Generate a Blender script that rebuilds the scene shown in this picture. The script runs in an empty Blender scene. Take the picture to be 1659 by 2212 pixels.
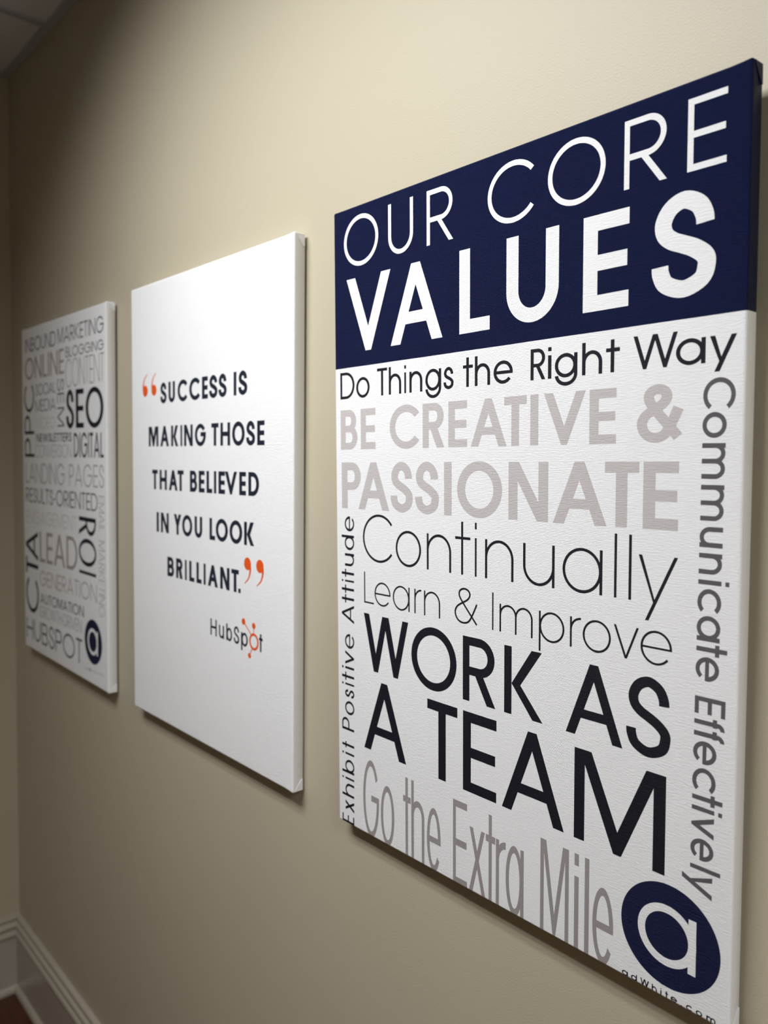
import bpy, bmesh, math, random
from mathutils import Vector, Matrix
from mathutils.geometry import delaunay_2d_cdt

random.seed(7)
C = bpy.context.scene.collection
S = bpy.context.scene

# ------------------------------------------------------------------ camera
F_PX, SHIFT_Y_PX = 1704.97, -15.4
YAW, PITCH, ROLL = 2.41445055, -0.0578183, 0.01318736
CAM = Vector((2.26457, -0.76634, 1.70554))
cam_data = bpy.data.cameras.new('camera')
cam = bpy.data.objects.new('camera', cam_data)
C.objects.link(cam)
fw = Vector((math.cos(PITCH) * math.cos(YAW), math.cos(PITCH) * math.sin(YAW), math.sin(PITCH)))
rt = fw.cross(Vector((0, 0, 1))).normalized()
up = rt.cross(fw)
r2 = rt * math.cos(ROLL) + up * math.sin(ROLL)
u2 = -rt * math.sin(ROLL) + up * math.cos(ROLL)
cam.matrix_world = Matrix(((r2.x, u2.x, -fw.x, CAM.x), (r2.y, u2.y, -fw.y, CAM.y), (r2.z, u2.z, -fw.z, CAM.z), (0, 0, 0, 1)))
cam_data.sensor_fit = 'HORIZONTAL'
cam_data.sensor_width = 36.0
cam_data.lens = 36.0 * F_PX / 1659.0
cam_data.shift_y = -SHIFT_Y_PX / 2212.0 * (2212.0 / 1659.0) * -1.0
cam_data.clip_start = 0.02
cam_data.dof.use_dof = True
cam_data.dof.focus_distance = 0.95
cam_data.dof.aperture_fstop = 5.6
S.camera = cam

# ------------------------------------------------------------------ world, lamps, exposure
world = bpy.data.worlds.new('room')
S.world = world
world.use_nodes = True
world.node_tree.nodes['Background'].inputs[0].default_value = (0.9, 0.95, 1.0, 1)
world.node_tree.nodes['Background'].inputs[1].default_value = 0.0
S.view_settings.view_transform = 'Standard'
S.view_settings.look = 'None'
S.view_settings.gamma = 1.0
S.view_settings.use_curve_mapping = False
S.view_settings.exposure = 0.0

CEIL = 2.834
# three tubes of the recessed louvred troffer; the louvres limit how far they throw sideways
TUBES = [(1.277, -0.838), (1.277, -1.018), (1.277, -1.198)]
AIM = 0.695          # the reflectors throw the light towards the picture wall
tube_lamps = []
# (centre of the fixture, aim, spread, energy of each tube)
for gi, (gx, aim, spread, energy) in enumerate(((1.277, AIM, 2 * 0.855, 4.25), (3.717, 0.0, math.radians(150), 14.0))):
    for x, y in TUBES:
        ld = bpy.data.lights.new('tube_light', 'AREA')
        ld.shape = 'RECTANGLE'
        ld.size = 1.16
        ld.size_y = 0.09
        ld.energy = energy
        ld.spread = spread
        ld.color = (0.975, 0.985, 1.0)
        lo = bpy.data.objects.new('tube_light', ld)
        lo.location = (gx, y, CEIL - (0.036 if aim else 0.008))
        lo.rotation_euler = (aim, 0, 0)
        C.objects.link(lo)
        tube_lamps.append((gi, lo))


# ------------------------------------------------------------------ materials
def lin(c):
    return tuple((v / 255 / 12.92) if v / 255 <= 0.04045 else ((v / 255 + 0.055) / 1.055) ** 2.4 for v in c)


def nodes_of(name):
    m = bpy.data.materials.new(name)
    m.use_nodes = True
    nt = m.node_tree
    return m, nt, nt.nodes['Principled BSDF']


def weave(nt, bsdf, strength, dist):
    """Woven canvas threads: warp and weft ridges, irregular slubs."""
    N, L = nt.nodes, nt.links
    tc = N.new('ShaderNodeTexCoord')
    mp = N.new('ShaderNodeMapping')
    L.new(tc.outputs['Object'], mp.inputs[0])
    w1 = N.new('ShaderNodeTexWave'); w1.bands_direction = 'Z'
    w1.inputs['Scale'].default_value = 330; w1.inputs['Distortion'].default_value = 3.0
    w1.inputs['Detail'].default_value = 2; w1.inputs['Detail Scale'].default_value = 0.35
    w2 = N.new('ShaderNodeTexWave'); w2.bands_direction = 'X'
    w2.inputs['Scale'].default_value = 330; w2.inputs['Distortion'].default_value = 3.0
    w2.inputs['Detail'].default_value = 2; w2.inputs['Detail Scale'].default_value = 0.35
    mp2 = N.new('ShaderNodeMapping'); mp2.inputs['Scale'].default_value = (120, 260, 620)
    L.new(tc.outputs['Object'], mp2.inputs[0])
    nz = N.new('ShaderNodeTexNoise'); nz.inputs['Scale'].default_value = 1.0; nz.inputs['Detail'].default_value = 3
    L.new(mp2.outputs[0], nz.inputs['Vector'])
    L.new(mp.outputs[0], w1.inputs['Vector']); L.new(mp.outputs[0], w2.inputs['Vector'])
    a = N.new('ShaderNodeMath'); a.operation = 'MULTIPLY_ADD'; a.inputs[1].default_value = 0.45
    L.new(w2.outputs['Fac'], a.inputs[0]); L.new(w1.outputs['Fac'], a.inputs[2])
    b = N.new('ShaderNodeMath'); b.operation = 'MULTIPLY_ADD'; b.inputs[1].default_value = 2.2
    L.new(nz.outputs['Fac'], b.inputs[0]); L.new(a.outputs[0], b.inputs[2])
    bp = N.new('ShaderNodeBump'); bp.inputs['Strength'].default_value = strength; bp.inputs['Distance'].default_value = dist
    L.new(b.outputs[0], bp.inputs['Height'])
    L.new(bp.outputs[0], bsdf.inputs['Normal'])
    return b


def cloth(name, col, rough=0.62, spec=0.14, strength=0.75, dist=0.0003):
    m, nt, p = nodes_of(name)
    h = weave(nt, p, strength, dist)
    mix = nt.nodes.new('ShaderNodeMixRGB'); mix.blend_type = 'MIX'
    mix.inputs[1].default_value = (*[c * 0.94 for c in col], 1); mix.inputs[2].default_value = (*col, 1)
    mr = nt.nodes.new('ShaderNodeMapRange'); mr.inputs[1].default_value = 0.6; mr.inputs[2].default_value = 2.6
    nt.links.new(h.outputs[0], mr.inputs[0]); nt.links.new(mr.outputs[0], mix.inputs[0])
    nt.links.new(mix.outputs[0], p.inputs['Base Color'])
    p.inputs['Roughness'].default_value = rough
    p.inputs['Specular IOR Level'].default_value = spec
    return m


def paint(name, col, rough, bump_scale=0, bump=0.0, dist=0.0004, mottle=0.03, spec=0.5):
    m, nt, p = nodes_of(name)
    N, L = nt.nodes, nt.links
    tc = N.new('ShaderNodeTexCoord')
    nz = N.new('ShaderNodeTexNoise'); nz.inputs['Scale'].default_value = 3.0; nz.inputs['Detail'].default_value = 4
    L.new(tc.outputs['Object'], nz.inputs['Vector'])
    mix = N.new('ShaderNodeMixRGB')
    mix.inputs[1].default_value = (*[c * (1 - mottle) for c in col], 1)
    mix.inputs[2].default_value = (*[min(1, c * (1 + mottle)) for c in col], 1)
    L.new(nz.outputs['Fac'], mix.inputs[0]); L.new(mix.outputs[0], p.inputs['Base Color'])
    p.inputs['Roughness'].default_value = rough
    p.inputs['Specular IOR Level'].default_value = spec
    if bump_scale:
        n2 = N.new('ShaderNodeTexNoise'); n2.inputs['Scale'].default_value = bump_scale; n2.inputs['Detail'].default_value = 3
        L.new(tc.outputs['Object'], n2.inputs['Vector'])
        bp = N.new('ShaderNodeBump'); bp.inputs['Strength'].default_value = bump; bp.inputs['Distance'].default_value = dist
        L.new(n2.outputs['Fac'], bp.inputs['Height']); L.new(bp.outputs[0], p.inputs['Normal'])
    return m


def wood_floor(name):
    m, nt, p = nodes_of(name)
    N, L = nt.nodes, nt.links
    tc = N.new('ShaderNodeTexCoord')
    mp = N.new('ShaderNodeMapping'); mp.inputs['Scale'].default_value = (2.0, 22.0, 1)
    L.new(tc.outputs['Object'], mp.inputs[0])
    nz = N.new('ShaderNodeTexNoise'); nz.inputs['Scale'].default_value = 3; nz.inputs['Detail'].default_value = 8
    L.new(mp.outputs[0], nz.inputs['Vector'])
    cr = N.new('ShaderNodeValToRGB')
    cr.color_ramp.elements[0].position = 0.3; cr.color_ramp.elements[0].color = (0.040, 0.012, 0.006, 1)
    cr.color_ramp.elements[1].position = 0.75; cr.color_ramp.elements[1].color = (0.115, 0.036, 0.015, 1)
    L.new(nz.outputs['Fac'], cr.inputs[0]); L.new(cr.outputs[0], p.inputs['Base Color'])
    p.inputs['Roughness'].default_value = 0.32
    return m


WHITE = (0.885, 0.885, 0.895)
M = {
    'canvas': cloth('woven_white_canvas', WHITE),
    'print_white': cloth('print_white', (0.885, 0.885, 0.895)),
    'navy': cloth('print_navy', (0.0055, 0.0095, 0.046), 0.36, 0.10, 0.9, 0.0004),
    'print_black': cloth('print_black', (0.009, 0.009, 0.016), 0.5, 0.14),
    'print_pale_grey': cloth('print_pale_grey', (0.56, 0.525, 0.52)),
    'print_mid_grey': cloth('print_mid_grey', (0.335, 0.305, 0.30)),
    'print_dark_grey': cloth('print_dark_grey', (0.115, 0.108, 0.118)),
    'print_ink': cloth('print_ink', (0.012, 0.017, 0.032)),
    'print_slate': cloth('print_slate', (0.045, 0.055, 0.060)),
    'print_slate_dark': cloth('print_slate_dark', (0.020, 0.022, 0.028)),
    'print_slate_mid': cloth('print_slate_mid', (0.10, 0.115, 0.12)),
    'print_taupe': cloth('print_taupe', (0.40, 0.345, 0.325)),
    'print_taupe_light': cloth('print_taupe_light', (0.50, 0.45, 0.435)),
    'print_cool_grey': cloth('print_cool_grey', (0.38, 0.39, 0.395)),
    'print_faint': cloth('print_faint', (0.72, 0.69, 0.68)),
    'orange': cloth('print_orange', (0.78, 0.105, 0.012)),
    'wall': paint('beige_wall_paint', (0.458, 0.410, 0.304), 0.5, 420, 0.35, 0.0006),
    'trim': paint('beige_trim_paint', (0.41, 0.365, 0.30), 0.30),
    'tile': paint('mineral_ceiling_tile', (0.80, 0.83, 0.90), 0.9, 90, 0.5, 0.002),
    'tbar': paint('white_metal_grid', (0.50, 0.52, 0.60), 0.5),
    'metal': paint('louvre_metal', (0.55, 0.55, 0.55), 0.35),
    'bar': paint('pine_stretcher_bar', (0.50, 0.34, 0.19), 0.6),
    'floor': wood_floor('reddish_wood_floor'),
}
mt, nt, p = nodes_of('fluorescent_tube')
p.inputs['Emission Color'].default_value = (1, 0.96, 0.9, 1)
p.inputs['Emission Strength'].default_value = 1.5
M['tube'] = mt


# ------------------------------------------------------------------ mesh helpers
def obj(name, bm, mat, parent=None, label=None, smooth=False):
    me = bpy.data.meshes.new(name)
    bm.normal_update()
    bm.to_mesh(me)
    bm.free()
    if smooth:
        for f in me.polygons:
            f.use_smooth = True
    me.materials.append(M[mat])
    o = bpy.data.objects.new(name, me)
    C.objects.link(o)
    if parent:
        o.parent = parent
    if label:
        o['label'] = label
    return o


def box(bm, x0, y0, z0, x1, y1, z1):
    v = [bm.verts.new((x, y, z)) for x in (x0, x1) for y in (y0, y1) for z in (z0, z1)]
    for f in ((0, 1, 3, 2), (4, 6, 7, 5), (0, 4, 5, 1), (2, 3, 7, 6), (0, 2, 6, 4), (1, 5, 7, 3)):
        bm.faces.new([v[i] for i in f])
    return v


def boxo(name, b, mat, parent=None, label=None):
    bm = bmesh.new()
    box(bm, *b)
    return obj(name, bm, mat, parent, label)


def struct(o):
    o['kind'] = 'structure'
    return o


# ------------------------------------------------------------------ the room shell
XL, XR, YF = -0.3233, 4.60, -3.00
struct(boxo('wall_back', (XL - 0.12, 0, 0, XR + 0.12, 0.12, 2.98), 'wall'))
struct(boxo('wall_left', (XL - 0.12, YF, 0, XL, 0, 2.98), 'wall'))
struct(boxo('wall_right', (XR, YF, 0, XR + 0.12, 0, 2.98), 'wall'))
struct(boxo('wall_front', (XL - 0.12, YF - 0.12, 0, XR + 0.12, YF, 2.98), 'wall'))
struct(boxo('floor', (XL - 0.12, YF - 0.12, -0.1, XR + 0.12, 0.12, 0), 'floor'))
ceiling = struct(boxo('ceiling', (XL - 0.12, YF - 0.12, 2.98, XR + 0.12, 0.12, 3.08), 'wall'))

# suspended ceiling: painted tiles laid in a metal grid, all children of the ceiling
GX = [XL] + [0.057 + 0.61 * k for k in range(0, 8) if 0.057 + 0.61 * k < XR] + [XR]
GY = [0.0, -0.713, -1.323, -1.933, -2.543, YF]
for i in range(len(GX) - 1):
    for j in range(len(GY) - 1):
        if j == 1 and (0.6 < GX[i] < 1.5 or 3.0 < GX[i] < 3.9):
            continue                                   # the troffer sits here
        boxo('ceiling_tile', (GX[i] + 0.003, GY[j + 1] + 0.003, CEIL + 0.004, GX[i + 1] - 0.003, GY[j] - 0.003, CEIL + 0.020), 'tile', ceiling)
for x in GX[1:-1]:
    if abs(x - 1.277) < 0.01 or abs(x - 3.717) < 0.01:
        boxo('grid_bar', (x - 0.012, -0.713, CEIL - 0.002, x + 0.012, -0.022, CEIL + 0.0035), 'tbar', ceiling)
        boxo('grid_bar', (x - 0.012, YF + 0.022, CEIL - 0.002, x + 0.012, -1.323, CEIL + 0.0035), 'tbar', ceiling)
    else:
        boxo('grid_bar', (x - 0.012, YF + 0.022, CEIL - 0.002, x + 0.012, -0.022, CEIL + 0.0035), 'tbar', ceiling)
for y in GY[1:-1]:
    boxo('grid_bar', (XL + 0.022, y - 0.012, CEIL - 0.0024, XR - 0.022, y + 0.012, CEIL + 0.003), 'tbar', ceiling)


def wall_angle(name, pts, mat='tbar'):
    bm = bmesh.new()
    box(bm, *pts)
    return struct(obj(name, bm, mat))


wall_angle('trim_1', (XL, -0.022, CEIL - 0.003, XR, 0, CEIL + 0.020))
wall_angle('trim_2', (XL, YF, CEIL - 0.003, XL + 0.022, -0.022, CEIL + 0.020))
wall_angle('trim_3', (XL, YF, CEIL - 0.003, XR, YF + 0.022, CEIL + 0.020))
wall_angle('trim_4', (XR - 0.022, YF, CEIL - 0.003, XR, 0, CEIL + 0.020))

# tall base moulding: flat board, stepped cap with two beads, shoe at the floor (depth, height)
PROF = [(0, 0), (0.026, 0), (0.027, 0.008), (0.024, 0.016), (0.018, 0.021), (0.0145, 0.022), (0.0145, 0.178),
        (0.019, 0.182), (0.0205, 0.188), (0.018, 0.194), (0.0135, 0.197), (0.0125, 0.204),
        (0.0175, 0.209), (0.0185, 0.214), (0.0165, 0.219), (0.0105, 0.223), (0.0090, 0.229),
        (0.0130, 0.233), (0.0140, 0.238), (0.0120, 0.2424), (0, 0.2424)]


def moulding(name, fn, n):
    bm = bmesh.new()
    a = [bm.verts.new(fn(0, d, h)) for d, h in PROF]
    b = [bm.verts.new(fn(1, d, h)) for d, h in PROF]
    for i in range(len(PROF) - 1):
        bm.faces.new((a[i], a[i + 1], b[i + 1], b[i]))
    bm.faces.new(a)
    bm.faces.new(list(reversed(b)))
    bmesh.ops.recalc_face_normals(bm, faces=bm.faces)
    return struct(obj(name, bm, 'trim'))


moulding('baseboard_back', lambda t, d, h: (XL + d if t == 0 else XR - d, -d, h), 2)
moulding('baseboard_left', lambda t, d, h: (XL + d, -d if t == 0 else YF + d, h), 2)
moulding('baseboard_front', lambda t, d, h: (XL + d if t == 0 else XR - d, YF + d, h), 2)
moulding('baseboard_right', lambda t, d, h: (XR - d, -d if t == 0 else YF + d, h), 2)

# the louvred ceiling lights over the corridor
for gi, (gx, lb) in enumerate(((1.277, 'recessed louvred fluorescent ceiling light above the canvases'),
                               (3.717, 'recessed louvred fluorescent ceiling light farther along the corridor, behind the camera'))):
    light = bpy.data.objects.new('ceiling_light', None)
    C.objects.link(light)
    light.location = (gx, -1.018, CEIL)
    light['label'] = lb
    light['category'] = 'ceiling light'
    light['group'] = 'ceiling lights of the corridor'
    bm = bmesh.new()
    X, Y = 0.596, 0.290
    box(bm, -X, -Y, 0.115, X, Y, 0.120)
    box(bm, -X, -Y, 0.006, -X + 0.005, Y, 0.115)
    box(bm, X - 0.005, -Y, 0.006, X, Y, 0.115)
    box(bm, -X + 0.005, -Y, 0.006, X - 0.005, -Y + 0.005, 0.115)
    box(bm, -X + 0.005, Y - 0.005, 0.006, X - 0.005, Y, 0.115)
    obj('housing', bm, 'metal', light)
    for k in range(-5, 6):
        boxo('louvre_blade', (k * 0.1 - 0.001, -Y + 0.006, 0.004, k * 0.1 + 0.001, Y - 0.006, 0.05), 'metal', light)
    for yy in (-0.095, 0.095):
        boxo('louvre_rail', (-X + 0.006, yy - 0.001, 0.006, X - 0.006, yy + 0.001, 0.052), 'metal', light)
    for x, y in TUBES:
        bm = bmesh.new()
        bmesh.ops.create_cone(bm, cap_ends=True, segments=12, radius1=0.013, radius2=0.013, depth=1.15,
                              matrix=Matrix.Translation((0, y + 1.018, 0.085)) @ Matrix.Rotation(math.pi / 2, 4, 'Y'))
        obj('tube', bm, 'tube', light)
    for g_, lo in tube_lamps:
        if g_ == gi:
            loc = lo.location.copy()
            lo.parent = light
            lo.location = loc - light.location


# ------------------------------------------------------------------ lettering drawn as flat ink
# A glyph is a list of polygons in millimetres, x from 0 to W, baseline 0, cap height H.
def rect(x0, y0, x1, y1):
    return [[(x0, y0), (x1, y0), (x1, y1), (x0, y1)]]


def ring(cx, cy, rx, ry, wx, wy, a0=0.0, a1=360.0, n=None):
    n = n or max(6, int(abs(a1 - a0) / 7.5))
    out = []
    for i in range(n):
        q = []
        for a, s in ((i, 0), (i + 1, 0), (i + 1, 1), (i, 1)):
            t = math.radians(a0 + (a1 - a0) * a / n)
            q.append((cx + (rx - wx * s) * math.cos(t), cy + (ry - wy * s) * math.sin(t)))
        out.append(q)
    return out


def stroke(pts, wx, wy, taper=None):
    """Open path with butt ends, drawn with an elliptical nib."""
    out, L = [], []
    n = len(pts)
    for i, (x, y) in enumerate(pts):
        xa, ya = pts[max(0, i - 1)]
        xb, yb = pts[min(n - 1, i + 1)]
        dx, dy = (xb - xa), (yb - ya)
        l = math.hypot(dx, dy) or 1
        k = 0.5 if taper is None else 0.5 * taper(i / (n - 1))
        nx, ny = -dy / l * wx * k, dx / l * wy * k
        L.append(((x + nx, y + ny), (x - nx, y - ny)))
    for a, b in zip(L, L[1:]):
        out.append([a[0], a[1], b[1], b[0]])
    return out


def spline(P, n=7):
    out = []
    Q = [P[0]] + list(P) + [P[-1]]
    for i in range(1, len(Q) - 2):
        p0, p1, p2, p3 = Q[i - 1:i + 3]
        for k in range(n):
            t = k / n
            out.append(tuple(0.5 * (2 * p1[j] + (p2[j] - p0[j]) * t + (2 * p0[j] - 5 * p1[j] + 4 * p2[j] - p3[j]) * t * t
                                    + (3 * p1[j] - p0[j] - 3 * p2[j] + p3[j]) * t ** 3) for j in (0, 1)))
    out.append(P[-1])
    return out


def vee(x0, x1, yt, yb, hw, b):
    """V from top yt to vertex yb (also inverted): horizontal stroke width hw, flat vertex b."""
    c = (x0 + x1) / 2
    b = min(b, (x1 - x0) * 0.9)
    f = (c - hw - x0) / max(1e-6, (c - b / 2 - x0))
    yv = yt + (yb - yt) * min(1, max(0, f))
    return [[(x0, yt), (x0 + hw, yt), (c, yv), (c - b / 2, yb)], [(c, yv), (c, yb), (c - b / 2, yb)],
            [(x1, yt), (x1 - hw, yt), (c, yv), (c + b / 2, yb)], [(c, yv), (c, yb), (c + b / 2, yb)]]


def hwid(wx, wy, dx, dy):
    r = dx * wy / (dy * wx)
    return wx * math.sqrt(1 + r * r)


def bowl(x0, x1, y0, y1, wx, wy, k=1.0):
    ry = (y1 - y0) / 2
    rx = min((x1 - x0) * 0.8, ry * k)
    if (x1 - x0) < ry:
        rx = (x1 - x0) * 0.8
    cy = (y0 + y1) / 2
    return (rect(x0, y0, x1 - rx, y0 + wy) + rect(x0, y1 - wy, x1 - rx, y1)
            + ring(x1 - rx, cy, rx, ry, wx, wy, -90, 90))


def arch(x0, x1, top, wx, wy):
    rx = (x1 - x0) / 2
    ry = min(rx * 1.02, top * 0.62) if wy < 1.6 * wx else min(top * 0.5, rx * 1.02 * wy / wx)
    return ring((x0 + x1) / 2, top - ry, rx, ry, wx, wy, 0, 180) + rect(x1 - wx, 0, x1, top - ry)


def glyph(ch, W, H, wx, wy, xr):
    x = H * xr
    D = -0.27 * H
    g = []
    if ch in 'Iil.':
        wx = W
    if ch == 'I' or ch == 'l':
        return rect(0, 0, W, H)
    if ch == '.':
        return rect(0, 0, W, max(wy, W * 0.9))
    if ch == '-':
        return rect(0, 0.36 * H, W, 0.36 * H + wy)
    if ch == 'i':
        return rect(0, 0, W, x) + rect(0, H * 0.875, W, H)
    if ch == 'A':
        hw = hwid(wx, wy, W / 2, H)
        g = vee(0, W, 0, H, hw, hw * (0.86 if wx > 0.1 * H else 1.05))
        yb = 0.245 * H
        k = yb / H * W / 2
        return g + rect(k + hw * 0.6, yb, W - k - hw * 0.6, yb + wy * 0.95)
    if ch in 'Vv':
        t = H if ch == 'V' else x
        hw = hwid(wx, wy, W / 2, t)
        return vee(0, W, t, 0, hw, hw * (0.62 if wx > 0.1 * H else 0.95))
    if ch == 'W':
        hw = hwid(wx, wy, W / 4, H)
        o = hw * 0.85
        return vee(0, (W + o) / 2, H, 0, hw, hw * 0.8) + vee((W - o) / 2, W, H, 0, hw, hw * 0.8)
    if ch == 'M':
        hw = hwid(wx, wy, W / 2, H) * 1.0
        xt = max(wx * 1.62, hw * 1.3)
        a = vee(xt - hw, W - xt + hw, H, 0, hw, hw * 0.62)
        return a + rect(0, 0, wx, H) + rect(W - wx, 0, W, H) + rect(0, H * 0.94, xt - hw, H) + rect(W - xt + hw, H * 0.94, W, H)
    if ch == 'N':
        hw = hwid(wx, wy, W - wx, H)
        return rect(0, 0, wx, H) + rect(W - wx, 0, W, H) + [[(0, H), (hw, H), (W, 0), (W - hw, 0)]]
    if ch == 'B':
        m = 0.52 * H
        return (rect(0, 0, wx, H) + bowl(wx * .5, W * 0.93, m - wy * 0.5, H, wx, wy) + bowl(wx * .5, W, 0, m + wy * 0.5, wx, wy))
    if ch == 'D':
        return rect(0, 0, wx, H) + bowl(wx * .5, W, 0, H, wx, wy)
    if ch == 'P':
        return rect(0, 0, wx, H) + bowl(wx * .5, W, 0.40 * H, H, wx, wy)
    if ch == 'R':
        y0 = 0.41 * H
        hw = hwid(wx, wy, W * 0.45, y0)
        xs = max(wx, 0.40 * W - hw * 0.3)
        return (rect(0, 0, wx, H) + bowl(wx * .5, W * 0.975, y0, H, wx, wy)
                + [[(xs, y0 + wy * .6), (xs + hw, y0 + wy * .6), (W, 0), (W - hw, 0)]])
    if ch in 'EF':
        m = 0.5 * H
        g = rect(0, 0, wx, H) + rect(wx * .5, H - wy, W, H) + rect(wx * .5, m - wy / 2, W * 0.965, m + wy / 2)
        return g + (rect(wx * .5, 0, W, wy) if ch == 'E' else [])
    if ch == 'L':
        return rect(0, 0, wx, H) + rect(wx * .5, 0, W, wy)
    if ch == 'H':
        return rect(0, 0, wx, H) + rect(W - wx, 0, W, H) + rect(wx * .5, 0.51 * H - wy / 2, W - wx * .5, 0.51 * H + wy / 2)
    if ch == 'T':
        return rect(0, H - wy, W, H) + rect(W / 2 - wx / 2, 0, W / 2 + wx / 2, H)
    if ch == 'K':
        ym = 0.46 * H
        hw = hwid(wx, wy, W - wx, H - ym) * 0.92
        return (rect(0, 0, wx, H) + [[(wx, ym), (W * .97 - hw, H), (W * .97, H), (wx + hw * .9, ym + .0 * H)]]
                + [[(wx, ym), (wx + hw * .9, ym), (W, 0), (W - hw, 0)]])
    if ch == 'Y':
        hw = hwid(wx, wy, W / 2, 0.58 * H)
        return vee(0, W, H, 0.42 * H, hw, wx) + rect(W / 2 - wx / 2, 0, W / 2 + wx / 2, 0.46 * H)
    if ch == 'U' or ch == 'u':
        t = H if ch == 'U' else x
        rx = W / 2
        ry = min(rx * 1.02, t * 0.5)
        g = ring(W / 2, ry, rx, ry, wx, wy, 180, 360) + rect(0, ry, wx, t)
        return g + rect(W - wx, 0 if ch == 'u' else ry, W, t)
    if ch in 'Oo':
        t, e = (H, 0.014 * H) if ch == 'O' else (x, 0.012 * H)
        return ring(W / 2, t / 2, W / 2, t / 2 + e, wx, wy, 0, 360, 56)
    if ch in 'CcG':
        t, e = (x, 0.012 * H) if ch == 'c' else (H, 0.014 * H)
        a = 38 if ch == 'C' else (34 if ch == 'G' else 42)
        if ch == 'G':
            rx = W / 2
            return (ring(rx, t / 2, rx, t / 2 + e, wx, wy, a, 360, 44)
                    + rect(W * .52, t / 2 - wy * .35, W, t / 2 + wy * .65) )
        rx = W / (1 + math.cos(math.radians(a)))
        return ring(rx, t / 2, rx, t / 2 + e, wx, wy, a, 360 - a, 44)
    if ch == 'S' or ch == 's':
        t = H if ch == 'S' else x
        e = 0.012 * H
        k = [(0.955, .70), (0.93, .80), (0.80, .925), (.51, 1.0), (.22, .935), (.065, .79), (.10, .655), (.27, .565), (.5, .505),
             (.75, .435), (.955, .34), (1.0, .24), (.90, .085), (.52, 0), (.15, .075), (.02, .20), (0, .295)]
        P = [(wx / 2 + a * (W - wx), wy / 2 - e + b * (t + 2 * e - wy)) for a, b in k]
        return stroke(spline(P, 5), wx, wy)
    if ch == 'a' or ch == 'd':
        return (ring((W - wx * .25) / 2, x / 2, (W - wx * .25) / 2, x / 2 + .01 * H, wx, wy, 0, 360, 48)
                + rect(W - wx, 0, W, x if ch == 'a' else H))
    if ch == 'b' or ch == 'p':
        return (ring((W + wx * .25) / 2, x / 2, (W - wx * .25) / 2, x / 2 + .01 * H, wx, wy, 0, 360, 48)
                + (rect(0, 0, wx, H) if ch == 'b' else rect(0, D, wx, x)))
    if ch == 'g':
        r = (W - wx * .25) / 2
        ry = min(0.27 * H + x * .12, W * .5)
        return (ring(r, x / 2, r, x / 2 + .01 * H, wx, wy, 0, 360, 48) + rect(W - wx, D + ry, W, x)
                + ring(W / 2, D + ry, W / 2, ry, wx, wy, 186, 360))
    if ch == 'e':
        ry = x / 2 + .01 * H
        a = math.degrees(math.asin(min(.5, (wy * .5) / ry)))
        return (ring(W / 2, x / 2, W / 2, ry, wx, wy, -a, 322, 48)
                + rect(wx * .6, x / 2 - wy * .5, W - wx * .05, x / 2 + wy * .42))
    if ch == 'f':
        xs = W * 0.28
        rx = W - xs
        ry = min(rx * 0.95, 0.24 * H)
        return (rect(xs, 0, xs + wx, H - ry) + ring(xs + rx, H - ry, rx, ry, wx, wy, 90, 180, 8)
                + rect(0, x - wy, W * 0.82, x))
    if ch in 'hn':
        t = H if ch == 'h' else x
        return rect(0, 0, wx, t) + arch(0, W, x, wx, wy)
    if ch == 'm':
        c = (W + wx) / 2
        return rect(0, 0, wx, x) + arch(0, c, x, wx, wy) + arch(c - wx, W, x, wx, wy)
    if ch == 'r':
        rx = W - wx * .0
        ry = min(0.42 * x, rx * 1.05) if wy < 1.6 * wx else 0.30 * x
        return rect(0, 0, wx, x) + ring(rx, x - ry, rx, ry, wx, wy, 90, 180, 8)
    if ch == 't':
        xs = (W - wx) * .46
        return rect(xs, 0, xs + wx, H) + rect(0, x - wy, W, x)
    if ch == 'x':
        hw = hwid(wx, wy, W, x)
        return [[(0, 0), (hw, 0), (W * .96, x), (W * .96 - hw, x)], [(W * .04, x), (W * .04 + hw, x), (W, 0), (W - hw, 0)]]
    if ch == 'y':
        hw = hwid(wx, wy, W * .6, x)
        xb = W * 0.19
        sl = (W - hw - xb) / (x - D)
        xc = xb + sl * (0 - D)
        return [[(W - hw, x), (W, x), (xb + hw, D), (xb, D)], [(0, x), (hw, x), (xc + hw * .75, sl * 0 + 0), (xc + hw * .1, 0)]]
    if ch == '&':
        k = [(1.0, .60), (.86, .36), (.70, .13), (.56, .03), (.38, 0.0), (.20, .03), (.06, .13), (0.0, .29), (.07, .43), (.20, .52), (.38, .60), (.57, .69),
             (.67, .79), (.68, .88), (.60, .965), (.44, 1.0), (.28, .965), (.195, .88), (.205, .77), (.30, .65), (.50, .46), (.75, .235), (1.0, 0.01)]
        P = [(wx / 2 + a * (W - wx), wy / 2 + b * (H - wy)) for a, b in k]
        return stroke(spline(P, 4), wx, wy)
    if ch == 'q':          # closing quotation mark: ball with a curved tapering tail
        r = W * .47
        cy = H - r * 1.02
        ball = [[(r + r * math.cos(t), cy + r * math.sin(t)) for t in [i * math.pi / 16 for i in range(32)]]]
        P = spline([(W * .72, H * .80), (W * .83, H * .62), (W * .80, H * .42), (W * .58, H * .2), (W * .06, .0)], 6)
        return ball + stroke(P, W * .34, W * .34, lambda t: 1 - .82 * t)
    return rect(0, 0, W, H)


ADV = {'A': .86, 'B': .60, 'C': .95, 'D': .80, 'E': .50, 'F': .48, 'G': 1.0, 'H': .70, 'K': .66, 'L': .46, 'M': .92, 'N': .78, 'O': 1.05,
       'P': .58, 'R': .60, 'S': .52, 'T': .52, 'U': .68, 'V': .84, 'W': 1.2, 'Y': .8, '-': .26,
       'a': .72, 'd': .72, 'h': .58, 't': .30, 'e': .72, 'c': .66, 'o': .72, 'm': .95, 'i': 0, 'I': 0, '.': 0}


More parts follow.
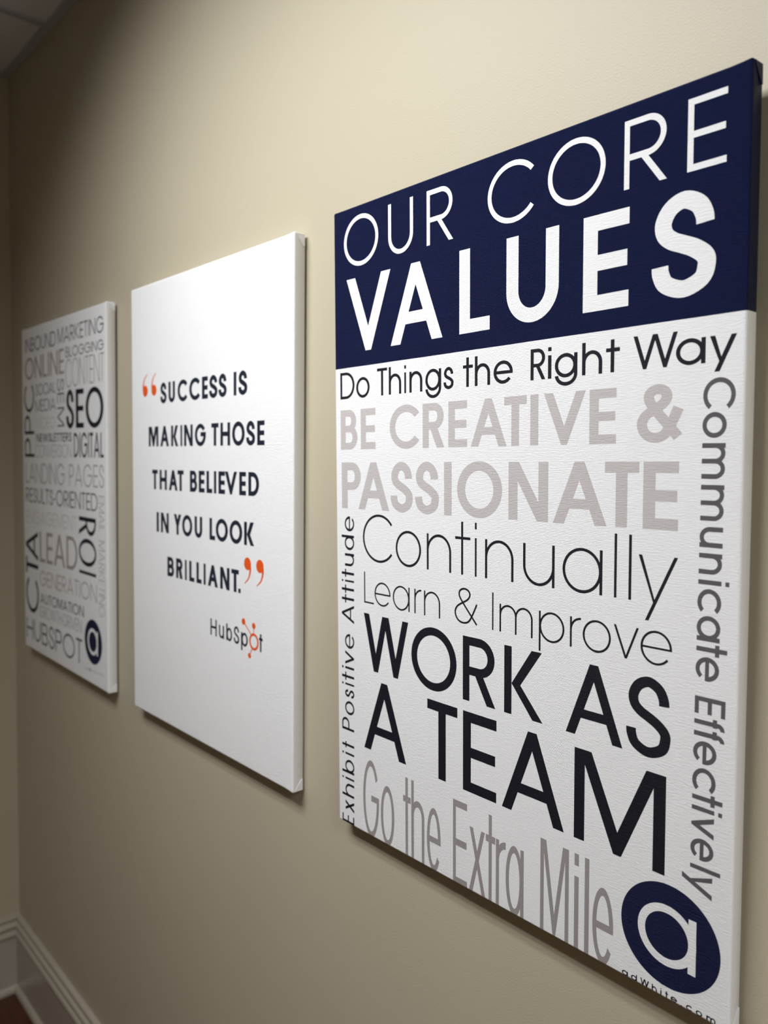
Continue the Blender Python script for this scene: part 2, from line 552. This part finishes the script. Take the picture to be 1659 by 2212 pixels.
def run(text, a, b, H, wx):
    """Spread a word over the extent a..b: natural widths scaled to fit."""
    gap = .12 if text.isupper() else .30
    nat = sum(ADV.get(c, .6) for c in text if c not in ' Ii.') + gap * (len(text) - 1) + .32 * text.count(' ')
    fix = sum(wx for c in text if c in 'Ii.')
    s = (abs(b - a) - fix) / nat
    sg = 1 if b > a else -1
    out, x = [], a
    for c in text:
        if c == ' ':
            x += sg * s * (.32 + gap)
            continue
        w = wx if c in 'Ii.' else ADV.get(c, .6) * s
        out.append((c, x, x + sg * w))
        x += sg * (w + gap * s)
    return out


# ------------------------------------------------------------------ the three canvas prints
# x0, z0 (bottom left, metres), width, height, depth, in-plane roll, forward lean, yaw
CANVAS = [(1.33115, 1.15227, 609.3, 914.3, 19.2, 0.006249, 0.019352, 0.001842),
          (0.60080, 1.14971, 609.5, 914.9, 21.0, 0.002712, 0.002250, -0.001674),
          (-0.14655, 1.14511, 609.6, 914.5, 22.0, -0.004839, 0.0012, 0.004)]
LABELS = ['canvas print headed OUR CORE VALUES on a navy band, nearest the camera',
          'white canvas print with a dark quotation between orange quote marks, middle of the three',
          'white canvas print crowded with grey and black marketing words, farthest, beside the corner']
RB = 3.2                     # radius of the rounded canvas edges, mm


def header_z(u):
    return 687.2 + (u - 1.2) * (691.8 - 687.2) / 606.8


def canvas_mesh(k, part=None):
    x0, z0, w, h, D, *_ = CANVAS[k]
    bm = bmesh.new()
    box(bm, 0, -D, 0, w, 0, h)
    front = [e for e in bm.edges if all(v.co.y < -1 for v in e.verts)]
    side = [e for e in bm.edges if abs(e.verts[0].co.y - e.verts[1].co.y) > 1]
    bmesh.ops.bevel(bm, geom=front + side, offset=RB, segments=5, profile=0.5, affect='EDGES')

    def cut(co, no, **kw):
        bmesh.ops.bisect_plane(bm, geom=bm.verts[:] + bm.edges[:] + bm.faces[:], plane_co=co, plane_no=no, dist=1e-4, **kw)
    for d in (9, 22):
        cut((d, 0, 0), (1, 0, 0)); cut((w - d, 0, 0), (1, 0, 0))
        cut((0, 0, d), (0, 0, 1)); cut((0, 0, h - d), (0, 0, 1))
    # the folded corners stand a little proud of the straight edges
    for v in bm.verts:
        for cx in (0, w):
            for cz in (0, h):
                dx, dz = abs(v.co.x - cx), abs(v.co.z - cz)
                if dz < RB + .1 and dx < 22.1:
                    f = 1 - dx / 22
                    v.co.z += (1.7 if cz else -1.9) * f * f * (1.0 if cx else .25)
    if k == 0 and part:
        no = Vector((-(691.8 - 687.2) / 606.8, 0, 1)).normalized()
        if part == 'header':
            cut((0, 0, header_z(0)), no, clear_inner=True)
        else:
            cut((0, 0, header_z(0)), no, clear_outer=True)
    bmesh.ops.triangulate(bm, faces=[f for f in bm.faces if len(f.verts) > 4])
    return bm


def finish_soft(o):
    for f in o.data.polygons:
        f.use_smooth = True
    md = o.modifiers.new('normals', 'WEIGHTED_NORMAL')
    md.weight = 100
    md.keep_sharp = True


def wrap(D, off):
    """canvas-plane millimetres (u, v) -> local point on the canvas, following the rounded bottom edge."""
    def f(u, v):
        if v >= RB:
            return (u, -D - off, v)
        s = RB - v
        if s < RB * math.pi / 2:
            a = s / RB
            return (u, -D + RB - (RB + off) * math.cos(a), RB - (RB + off) * math.sin(a))
        return (u, -D + RB + (s - RB * math.pi / 2), -off)
    return f


def print_mesh(name, polys, D, mat, parent, label, off=0.10):
    # one clean outline: overlapping strokes are merged before meshing
    vs, fs = [], []
    tri = []
    for P in polys:
        tri += [[P[0], P[1], P[2]], [P[0], P[2], P[3]]] if len(P) == 4 else [P]
    for P in tri:
        A = sum(P[i][0] * P[(i + 1) % len(P)][1] - P[(i + 1) % len(P)][0] * P[i][1] for i in range(len(P)))
        if abs(A) < 1e-6:
            continue
        if A < 0:
            P = P[::-1]
        fs.append(list(range(len(vs), len(vs) + len(P))))
        vs += [Vector(p_) for p_ in P]
    eds = [(f[i], f[(i + 1) % len(f)]) for f in fs for i in range(len(f))]
    rv, _, rf, *_ = delaunay_2d_cdt(vs, eds, [], 0, 1e-5)
    pieces = []
    for f in fs:
        q = [vs[i] for i in f]
        pieces.append((min(p_.x for p_ in q), max(p_.x for p_ in q), min(p_.y for p_ in q), max(p_.y for p_ in q), q))

    def covered(x, y):
        for xa, xb, ya, yb, q in pieces:
            if xa <= x <= xb and ya <= y <= yb:
                if all((b_.x - a_.x) * (y - a_.y) - (b_.y - a_.y) * (x - a_.x) >= -1e-7 for a_, b_ in zip(q, q[1:] + q[:1])):
                    return True
        return False
    rf = [f for f in rf if covered(sum(rv[i].x for i in f) / len(f), sum(rv[i].y for i in f) / len(f))]
    bm = bmesh.new()
    bv = [bm.verts.new((p_[0], 0, p_[1])) for p_ in rv]
    for f in rf:
        try:
            bm.faces.new([bv[i] for i in f])
        except ValueError:
            pass
    for v in [v for v in bm.verts if not v.link_faces]:
        bm.verts.remove(v)
    bm.normal_update()
    for f in bm.faces:
        if f.normal.y > 0:
            f.normal_flip()
    if min(v.co.z for v in bm.verts) < RB:
        for z in [RB * (1 - i / 4) for i in range(7)]:
            bmesh.ops.bisect_plane(bm, geom=bm.verts[:] + bm.edges[:] + bm.faces[:], plane_co=(0, 0, z), plane_no=(0, 0, 1), dist=1e-5)
    g = wrap(D, off)
    for v in bm.verts:
        x, y, z = g(v.co.x, v.co.z)
        v.co = Vector((x, y, z))
    big = [f for f in bm.faces if len(f.verts) > 4]
    if big:
        bmesh.ops.triangulate(bm, faces=big)
    W = CANVAS[parent['_k']][2]
    for v in bm.verts:
        v.co = Vector(((v.co.x - W / 2) / 1000, v.co.y / 1000, v.co.z / 1000))
    return obj(name, bm, mat, parent, label)


# canvas, turn of the text, baseline (at 0, slope), cap line (at 0, slope), x-height ratio, vertical and horizontal stroke (mm), ink, label, letters with extents (mm)
LINES = [
    (0, 0, (830.08, -0.001), (899.56, -0.0046), 0.74, 6.0, 6.2, 'print_white', 'thin white capitals reading OUR CORE',
     [('O', 24.4, 99.9), ('U', 120.4, 169.4), ('R', 194.8, 241.7), ('C', 298.1, 366.6), ('O', 385.8, 459.2), ('R', 481.0, 528.1), ('E', 548.9, 587.1)]),
    (0, 0, (708.18, 0.0093), (813.51, -0.0032), 0.74, 17.8, 16.5, 'print_white', 'bold white capitals reading VALUES',
     [('V', 29.8, 124.5), ('A', 124.5, 223.1), ('L', 252.3, 301.9), ('U', 327.4, 401.6), ('E', 433.1, 487.9), ('S', 513.5, 579.1)]),
    (0, 0, (642.45, 0.0084), (681.3, -0.0016), 0.745, 4.4, 4.0, 'print_black', 'black lettering reading Do Things the Right Way',
     [('D', 13.0, 45.8), ('o', 49.7, 79.5), ('T', 95.7, 116.8), ('h', 120.1, 145.3), ('i', 151.4, 154.9), ('n', 161.4, 186.2), ('g', 191.8, 220.8), ('s', 224.9, 242.5), ('t', 258.5, 275.0), ('h', 278.3, 302.9), ('e', 308.3, 337.6), ('R', 363.6, 384.5), ('i', 388.0, 392.7), ('g', 397.4, 427.1), ('h', 433.0, 458.1), ('t', 462.6, 479.0), ('W', 494.5, 542.6), ('a', 541.0, 571.0), ('y', 575.0, 600.7)]),
    (0, 0, (568.6, 0.0075), (626.29, 0.0084), 0.74, 11.4, 9.8, 'print_pale_grey', 'pale grey bold capitals reading BE CREATIVE &',
     [('B', 13.0, 51.7), ('E', 59.2, 91.6), ('C', 121.5, 180.2), ('R', 186.6, 226.1), ('E', 233.4, 265.6), ('A', 271.7, 328.7), ('T', 325.0, 358.3), ('I', 363.7, 375.1), ('V', 382.8, 438.2), ('E', 443.1, 475.7), ('&', 499.7, 550.5)]),
    (0, 0, (482.07, 0.0053), (549.69, 0.0075), 0.74, 13.6, 11.6, 'print_pale_grey', 'pale grey bold capitals reading PASSIONATE',
     [('P', 14.4, 58.6), ('A', 52.8, 119.8), ('S', 122.6, 167.2), ('S', 171.7, 216.3), ('I', 225.8, 239.1), ('O', 248.9, 322.2), ('N', 332.1, 389.6), ('A', 396.5, 465.8), ('T', 463.1, 503.4), ('E', 508.1, 546.5)]),
    (0, 0, (408.85, 0.0013), (475.4, 0.0047), 0.715, 3.5, 3.4, 'print_black', 'thin black lettering reading Continually',
     [('C', 62.3, 125.7), ('o', 132.8, 183.0), ('n', 193.9, 238.4), ('t', 245.4, 271.4), ('i', 279.0, 281.9), ('n', 295.7, 340.3), ('u', 354.5, 399.4), ('a', 410.2, 461.6), ('l', 475.9, 478.9), ('l', 493.0, 496.2), ('y', 504.2, 547.4)]),
    (0, 0, (346.61, 0.0001), (391.79, 0.0038), 0.735, 2.5, 2.4, 'print_black', 'hairline black lettering reading Learn & Improve',
     [('L', 64.2, 85.9), ('e', 87.4, 121.5), ('a', 126.3, 160.5), ('r', 169.8, 183.3), ('n', 188.4, 218.6), ('&', 244.3, 283.6), ('I', 307.4, 309.5), ('m', 319.1, 369.2), ('p', 378.1, 413.5), ('r', 420.9, 435.2), ('o', 437.7, 473.0), ('v', 476.3, 505.8), ('e', 507.9, 542.8)]),
    (0, 0, (248.51, 0.0013), (331.37, 0.0007), 0.74, 11.3, 10.9, 'print_black', 'bold black capitals reading WORK AS',
     [('W', 63.3, 157.5), ('O', 163.6, 247.9), ('R', 258.9, 312.9), ('K', 326.9, 384.3), ('A', 416.6, 488.6), ('S', 492.8, 542.9)]),
    (0, 0, (130.98, -0.0017), (235.45, -0.0029), 0.74, 13.6, 13.2, 'print_black', 'bold black capitals reading A TEAM',
     [('A', 62.1, 152.3), ('T', 194.3, 249.4), ('E', 259.3, 315.0), ('A', 324.1, 415.3), ('M', 428.8, 539.1)]),
    (0, 0, (0.43, 0.0004), (113.29, -0.0024), 0.763, 5.1, 9.0, 'print_mid_grey', 'tall grey lettering reading Go the Extra Mile',
     [('G', 58.8, 94.3), ('o', 98.3, 127.2), ('t', 145.8, 161.2), ('h', 162.4, 188.2), ('e', 193.1, 219.1), ('E', 241.8, 266.6), ('x', 269.8, 297.9), ('t', 298.4, 313.8), ('r', 314.9, 330.5), ('a', 330.6, 358.4), ('M', 382.9, 422.8), ('i', 430.3, 436.1), ('l', 444.0, 449.8), ('e', 454.4, 480.7)]),
    (0, -90, (564.92, 0.0083), (595.52, 0.0079), 0.75, 4.6, 4.2, 'print_dark_grey', 'dark grey lettering running down the right side reading Communicate Effectively',
     [('C', 632.9, 603.4), ('o', 600.6, 576.2), ('m', 571.2, 537.3), ('m', 531.6, 497.1), ('u', 491.3, 471.5), ('n', 465.9, 445.6), ('i', 439.9, 435.6), ('c', 431.4, 408.4), ('a', 405.2, 380.4), ('t', 377.8, 366.4), ('e', 364.8, 341.1), ('E', 325.3, 308.0), ('f', 305.2, 295.0), ('f', 293.3, 283.5), ('e', 281.4, 258.3), ('c', 254.4, 231.2), ('t', 229.4, 218.0), ('i', 215.1, 210.9), ('v', 207.3, 185.9), ('e', 183.1, 161.0), ('l', 155.1, 150.9), ('y', 147.6, 124.4)]),
    (0, 90, (36.98, 0.0113), (8.79, 0.0092), 0.735, 3.7, 2.7, 'print_black', 'black lettering running up the left side reading Exhibit Positive Attitude',
     [('E', 1.1, 14.0), ('x', 20.6, 37.1), ('h', 43.3, 63.6), ('i', 69.5, 72.5), ('b', 79.6, 100.8), ('i', 108.1, 111.3), ('t', 118.2, 127.9), ('P', 146.0, 165.1), ('o', 170.4, 191.5), ('s', 196.9, 209.2), ('i', 215.6, 218.6), ('t', 222.6, 235.1), ('i', 240.3, 243.7), ('v', 247.2, 267.9), ('e', 271.8, 293.9), ('A', 310.6, 338.1), ('t', 340.6, 353.2), ('t', 355.0, 367.7), ('i', 372.2, 375.0), ('t', 379.3, 391.4), ('u', 396.1, 415.0), ('d', 420.2, 442.3), ('e', 448.1, 470.4)]),
    (0, 0, (1.5, 0.0), (8.9, 0.0), 0.74, 1.3, 1.3, 'print_black', 'tiny spaced black web address under the round emblem',
     [('a', 492.1, 499.4), ('d', 503.1, 510.1), ('W', 513.9, 524.0), ('h', 527.2, 533.1), ('i', 536.9, 538.2), ('t', 542.2, 545.5), ('e', 548.3, 555.3), ('.', 559.4, 560.7), ('c', 565.0, 571.4), ('o', 575.3, 581.9), ('m', 586.2, 595.5)]),
    (1, 0, (664.18, 0.0024), (705.77, 0.0028), 0.74, 9.6, 8.4, 'print_ink', 'dark capitals reading SUCCESS IS',
     [('S', 137.1, 165.0), ('U', 173.5, 201.5), ('C', 212.6, 252.8), ('C', 260.7, 302.7), ('E', 310.7, 332.8), ('S', 337.6, 368.2), ('S', 371.9, 400.9), ('I', 425.1, 434.4), ('S', 440.9, 470.4)]),
    (1, 0, (576.69, -0.0005), (617.82, 0.0012), 0.74, 9.2, 8.2, 'print_ink', 'dark capitals reading MAKING THOSE',
     [('M', 82.1, 127.0), ('A', 135.8, 174.1), ('K', 183.7, 214.3), ('I', 223.6, 231.2), ('N', 238.7, 273.9), ('G', 282.2, 324.9), ('T', 345.4, 372.0), ('H', 378.5, 412.8), ('O', 419.6, 461.9), ('S', 466.6, 495.4), ('E', 502.0, 525.0)]),
    (1, 0, (487.03, 0.0027), (527.6, 0.0049), 0.74, 9.4, 8.2, 'print_ink', 'dark capitals reading THAT BELIEVED',
     [('T', 97.2, 122.7), ('H', 131.6, 163.8), ('A', 172.9, 210.5), ('T', 210.5, 236.2), ('B', 261.7, 290.2), ('E', 296.8, 319.4), ('L', 326.8, 348.2), ('I', 354.5, 363.1), ('E', 371.1, 394.4), ('V', 394.4, 436.2), ('E', 443.7, 466.1), ('D', 473.8, 508.2)]),
    (1, 0, (398.14, 0.0056), (439.08, 0.0065), 0.74, 9.4, 8.2, 'print_ink', 'dark capitals reading IN YOU LOOK',
     [('I', 116.4, 126.6), ('N', 136.1, 171.4), ('Y', 193.8, 225.0), ('O', 229.1, 270.4), ('U', 279.8, 309.7), ('L', 337.6, 358.2), ('O', 360.8, 404.5), ('O', 410.3, 453.7), ('K', 459.7, 492.6)]),
    (1, 0, (310.5, 0.0042), (349.37, 0.0095), 0.74, 9.4, 8.2, 'print_ink', 'dark capitals reading BRILLIANT.',
     [('B', 164.2, 193.3), ('R', 202.3, 229.9), ('I', 239.7, 247.1), ('L', 257.3, 278.0), ('L', 286.3, 306.4), ('I', 314.4, 322.4), ('A', 330.8, 367.9), ('N', 376.5, 410.0), ('T', 416.3, 442.0), ('.', 440.1, 448.1)]),
    (1, 0, (221.5, -0.006), (252.8, -0.006), 0.78, 4.7, 4.4, 'print_ink', 'small dark wordmark with an orange letter o like a sprocket',
     [('H', 340.2, 363.4), ('u', 371.5, 390.1), ('b', 398.0, 418.5), ('S', 424.2, 443.2), ('p', 449.3, 471.9), ('t', 508.1, 519.9)]),
    (2, 0, (847.79, -0.0085), (884.59, -0.0007), 0.74, 3.6, 3.8, 'print_slate', 'narrow slate capitals reading INBOUND',
     [('INBOUND', 33.0, 278.8)]),
    (2, 0, (847.74, -0.0001), (888.93, -0.0059), 0.74, 3.6, 3.8, 'print_slate', 'narrow slate capitals reading MARKETING',
     [('MARKETING', 294.1, 596.2)]),
    (2, 0, (770.69, -0.005), (829.56, 0.0122), 0.74, 9.5, 7, 'print_taupe', 'taupe capitals reading ONLINE',
     [('ONLINE', 27.1, 337.8)]),
    (2, 0, (808.67, -0.0011), (839.56, -0.0145), 0.74, 3.2, 2.8, 'print_slate', 'small slate capitals reading BLOGGING',
     [('BLOGGING', 350.8, 595.6)]),
    (2, 0, (730.15, 0.0079), (804.59, -0.0065), 0.74, 1.9, 2.2, 'print_slate', 'tall hairline capitals reading CONTENT',
     [('CONTENT', 348.1, 597.7)]),
    (2, 0, (721.66, 0.0097), (754.31, -0.0087), 0.74, 3.0, 2.6, 'print_slate', 'small slate capitals reading SOCIAL',
     [('SOCIAL', 117.7, 274.0)]),
    (2, 0, (676.71, 0.0085), (708.45, 0.0102), 0.74, 3.0, 2.6, 'print_slate', 'small slate capitals reading MEDIA',
     [('MEDIA', 113.8, 272.8)]),
    (2, 0, (630, -0.003), (729, -0.01), 0.74, 17, 12.5, 'print_black', 'large bold black capitals reading SEO',
     [('SEO', 350.9, 592.4)]),
    (2, 0, (631.12, -0.0021), (664.04, -0.0098), 0.74, 4.0, 4.0, 'print_faint', 'very pale capitals reading VIDEO',
     [('VIDEO', 116.3, 271.5)]),
    (2, 0, (594.54, 0.0017), (616.33, 0.005), 0.74, 4.4, 3.6, 'print_slate', 'small bold capitals reading NEWSLETTERS',
     [('NEWSLETTERS', 119.1, 386.9)]),
    (2, 0, (550.75, 0.0092), (585.8, 0.0086), 0.74, 2.2, 2.2, 'print_cool_grey', 'light grey capitals reading CONVERSION',
     [('CONVERSION', 105.6, 386.1)]),
    (2, 0, (551.91, 0.0082), (617.6, -0.0031), 0.74, 5.5, 7.0, 'print_black', 'narrow black capitals reading DIGITAL',
     [('DIGITAL', 403.2, 592.3)]),
    (2, 0, (478.28, 0.0119), (533.91, 0.0094), 0.74, 4.4, 4.2, 'print_cool_grey', 'grey capitals reading LANDING PAGES',
     [('LANDING PAGES', 22.6, 593.0)]),
    (2, 0, (423.61, 0.0075), (463.52, 0.0123), 0.74, 4.2, 3.8, 'print_slate', 'slate capitals reading RESULTS-ORIENTED',
     [('RESULTS-ORIENTED', 22.1, 552.4)]),
    (2, 0, (362, 0.018), (400, 0.018), 0.74, 4.5, 4.5, 'print_faint', 'very pale capitals reading ENGAGEMENT',
     [('ENGAGEMENT', 19.9, 418.1)]),
    (2, 0, (258.3, 0.0226), (341.5, 0.03), 0.74, 12, 9.5, 'print_taupe', 'large taupe capitals reading LEAD',
     [('LEAD', 136.6, 420.1)]),
    (2, 0, (192, 0.026), (232, 0.033), 0.74, 4.6, 4.2, 'print_taupe_light', 'light taupe capitals reading GENERATION',
     [('GENERATION', 133.8, 545.7)]),
    (2, 0, (140, 0.038), (168, 0.036), 0.74, 4.2, 3.2, 'print_slate', 'small slate capitals reading AUTOMATION',
     [('AUTOMATION', 136.5, 460.0)]),
    (2, 0, (101, 0.03), (133, 0.034), 0.74, 2.6, 2.4, 'print_cool_grey', 'light grey capitals reading GROWTH-DRIVEN',
     [('GROWTH-DRIVEN', 130.9, 445.1)]),
    (2, 0, (26.93, 0.018), (85.99, 0.0265), 0.74, 5.8, 6, 'print_slate_mid', 'tall slate capitals along the bottom',
     [('HUBSPOT', 15.0, 447.4)]),
    (2, -90, (559.73, 0.0), (593.48, 0.0), 0.74, 1.8, 1.8, 'print_cool_grey', 'hairline grey capitals running down reading EMAIL',
     [('EMAIL', 466.0, 379.1)]),
    (2, -90, (557.38, 0.0), (594.52, 0.0), 0.74, 1.8, 1.8, 'print_cool_grey', 'hairline grey capitals running down reading MARKETING',
     [('MARKETING', 359.3, 176.0)]),
    (2, 0, (8, 0.042), (16, 0.042), 0.74, 0.9, 0.9, 'print_cool_grey', 'tiny web address under the round emblem',
     [('adwhite.com', 467.9, 581.8)]),
    (2, -90, (287.6666666666667, 0), (336.08666666666664, 0), 0.74, 3.9, 3.6, 'print_black', 'dark capitals running down reading SEM',
     [('S', 758.2, 726.1), ('E', 721.1, 693.9), ('M', 683.9, 634.2)]),
    (2, 90, (101.46333333333332, 0), (18.956666666666667, 0), 0.74, 8.5, 8, 'print_slate_dark', 'dark capitals running up reading PPC',
     [('P', 552.5, 605.8), ('P', 616.7, 669.8), ('C', 678.5, 755.0)]),
    (2, -90, (432.44, 0), (541.44, 0), 0.74, 10.5, 9, 'print_black', 'black capitals running down reading ROI',
     [('R', 409.1, 364.0), ('O', 356.4, 287.8), ('I', 274.7, 266.9)]),
    (2, 90, (121.54666666666667, 0), (16.246666666666666, 0), 0.74, 12, 11, 'print_black', 'dark capitals running up reading CTA',
     [('A', 260.1, 342.9), ('T', 218.7, 266.1), ('C', 106.9, 205.8)]),]


def place(rot, b, t, ch, a, e, wx, wy, xr):
    mid = (a + e) / 2
    bl = b[0] + b[1] * mid
    tl = t[0] + t[1] * mid
    Hc = abs(tl - bl)
    W = abs(e - a)
    out = []
    for P in glyph(ch, W, Hc, wx, wy, xr):
        Q = []
        for x, y in P:
            s = a + (x if e > a else -x)
            B = b[0] + b[1] * s
            T = t[0] + t[1] * s
            c = B + (T - B) * y / Hc
            Q.append((s, c) if rot == 0 else (c, s))
        out.append(Q)
    return out


canvases = []
for k, (x0, z0, w, h, D, ro, le, ya) in enumerate(CANVAS):
    X = Vector((math.cos(ro), -ya, math.sin(ro))).normalized()
    Z = Vector((-math.sin(ro), -le, math.cos(ro))).normalized()
    Yv = Z.cross(X)
    # bottom-middle of the back of the canvas
    c = Vector((x0 + w / 2000, 0, z0 + h / 2000))
    o = c - Z * (h / 2000)
    o.y = -0.004
    t = bpy.data.objects.new('canvas_print', None)
    t.empty_display_size = 0.1
    t.matrix_world = Matrix(((X.x, Yv.x, Z.x, o.x), (X.y, Yv.y, Z.y, o.y), (X.z, Yv.z, Z.z, o.z), (0, 0, 0, 1)))
    C.objects.link(t)
    t['label'] = LABELS[k]
    t['category'] = 'canvas print'
    t['group'] = 'canvas prints along the beige wall'
    t['_k'] = k
    canvases.append(t)
    for part in (['body', 'header'] if k == 0 else ['body']):
        bm = canvas_mesh(k, part)
        for v in bm.verts:
            v.co = Vector(((v.co.x - w / 2) / 1000, v.co.y / 1000, v.co.z / 1000))
        ob = obj('header_band' if part == 'header' else 'stretched_canvas', bm, 'navy' if part == 'header' else 'canvas', t,
                 'navy band wrapping the top of the canvas' if part == 'header' else None)
        finish_soft(ob)
    # folded flap of cloth on each side at the bottom and top corners
    for sx in (-1, 1):
        for top in (0, 1):
            bm = bmesh.new()
            xe = sx * (w / 2000)
            d = D / 1000
            zz = (lambda v: h / 1000 - v) if top else (lambda v: v)
            pts = [(xe, -d + .0035, zz(.0005)), (xe, -.0005, zz(.0005)), (xe, -.0005, zz(.0185)), (xe, -.0025, zz(.0190))]
            a = [bm.verts.new(p_) for p_ in pts]
            th = [.0004, .0007, .0009, .0010]
            bb = [bm.verts.new((p_[0] + sx * q_, p_[1], p_[2])) for p_, q_ in zip(pts, th)]
            for i in range(4):
                bm.faces.new((a[i], a[(i + 1) % 4], bb[(i + 1) % 4], bb[i]))
            bm.faces.new(bb)
            bmesh.ops.recalc_face_normals(bm, faces=bm.faces)
            obj('corner_fold', bm, 'navy' if (k == 0 and top) else 'canvas', t)

FINE = {'print_faint', 'print_cool_grey', 'print_taupe_light'}
for (k, rot, b, tt, xr, wx, wy, ink, label, letters) in LINES:
    Hc = abs(tt[0] - b[0])
    items = []
    for ch, a, e in letters:
        items += run(ch, a, e, Hc, wx) if len(ch) > 1 else [(ch, a, e)]
    tiny = wx < 1.5 or (k == 2 and (Hc < 50 or ink in FINE))
    if tiny:                      # letters too small to pick apart: one part
        polys = []
        for c_, a_, e_ in items:
            polys += place(rot, b, tt, c_, a_, e_, wx, wy, xr)
        o = print_mesh('lettering', polys, CANVAS[k][4], ink, canvases[k], label)
        o['kind'] = 'stuff'
    else:                         # a line of print, each letter its own piece
        line = bpy.data.objects.new('lettering', None)
        line.empty_display_size = 0.02
        C.objects.link(line)
        line.parent = canvases[k]
        line['label'] = label
        for c_, a_, e_ in items:
            o = print_mesh('letter', place(rot, b, tt, c_, a_, e_, wx, wy, xr), CANVAS[k][4], ink, canvases[k], None)
            o.parent = line

# round navy emblem with a white ring-and-stem letter, on the first and the last canvas
for k, cx, cy, r, ri, rcx, st in ((0, 544.7, 68.0, 54.4, 32.2, 542.2, (565.9, 574.1, 39.2, 96.2)),
                                  (2, 519.5, 106.0, 55.0, 33.0, 517.0, (541.0, 549.5, 76.0, 135.0))):
    disc = [[(cx + r * math.cos(i * math.pi / 48), cy + r * math.sin(i * math.pi / 48)) for i in range(96)]]
    dk = print_mesh('emblem_disc', disc, CANVAS[k][4], 'navy', canvases[k], 'round navy emblem disc')
    a = ring(rcx, cy, ri, ri, 8.4, 8.4, 0, 360, 64) + rect(st[0], st[2], st[1], st[3])
    lt = print_mesh('emblem_letter', a, CANVAS[k][4], 'print_white', canvases[k], 'white letter a inside the navy disc', off=.2)
    lt.parent = dk

# orange quotation marks
QM = [(53.9, 79.0, 681.6, 728.7, True), (95.5, 119.7, 681.9, 728.7, True), (459.6, 483.7, 332.0, 379.6, False), (499.3, 524.0, 332.0, 379.6, False)]
for a, e, y0, y1, opening in QM:
    P = glyph('q', e - a, y1 - y0, 1, 1, .74)
    if opening:
        P = [[((e - a) - x, (y1 - y0) - y) for x, y in q] for q in P]
    print_mesh('quotation_mark', [[(a + x, y0 + y) for x, y in q] for q in P], CANVAS[1][4], 'orange', canvases[1], 'orange quotation mark')

# orange sprocket standing for the letter o
P = ring(491.8, 232.4, 15.2, 15.2, 4.6, 4.6, 0, 360, 40)
for (px, py, pr), (qx, qy) in (((457.7, 263.2, 6.0), (482.3, 244.2)), ((491.3, 260.6, 5.6), (491.3, 247.0)), ((477.6, 205.3, 4.8), (485.2, 218.6))):
    P += [[(px + pr * math.cos(i * math.pi / 12), py + pr * math.sin(i * math.pi / 12)) for i in range(24)]]
    P += stroke([(px, py), (qx, qy)], 2.2, 2.2)
print_mesh('emblem_sprocket', P, CANVAS[1][4], 'orange', canvases[1], 'orange sprocket shaped letter o')

for t in canvases:
    del t['_k']
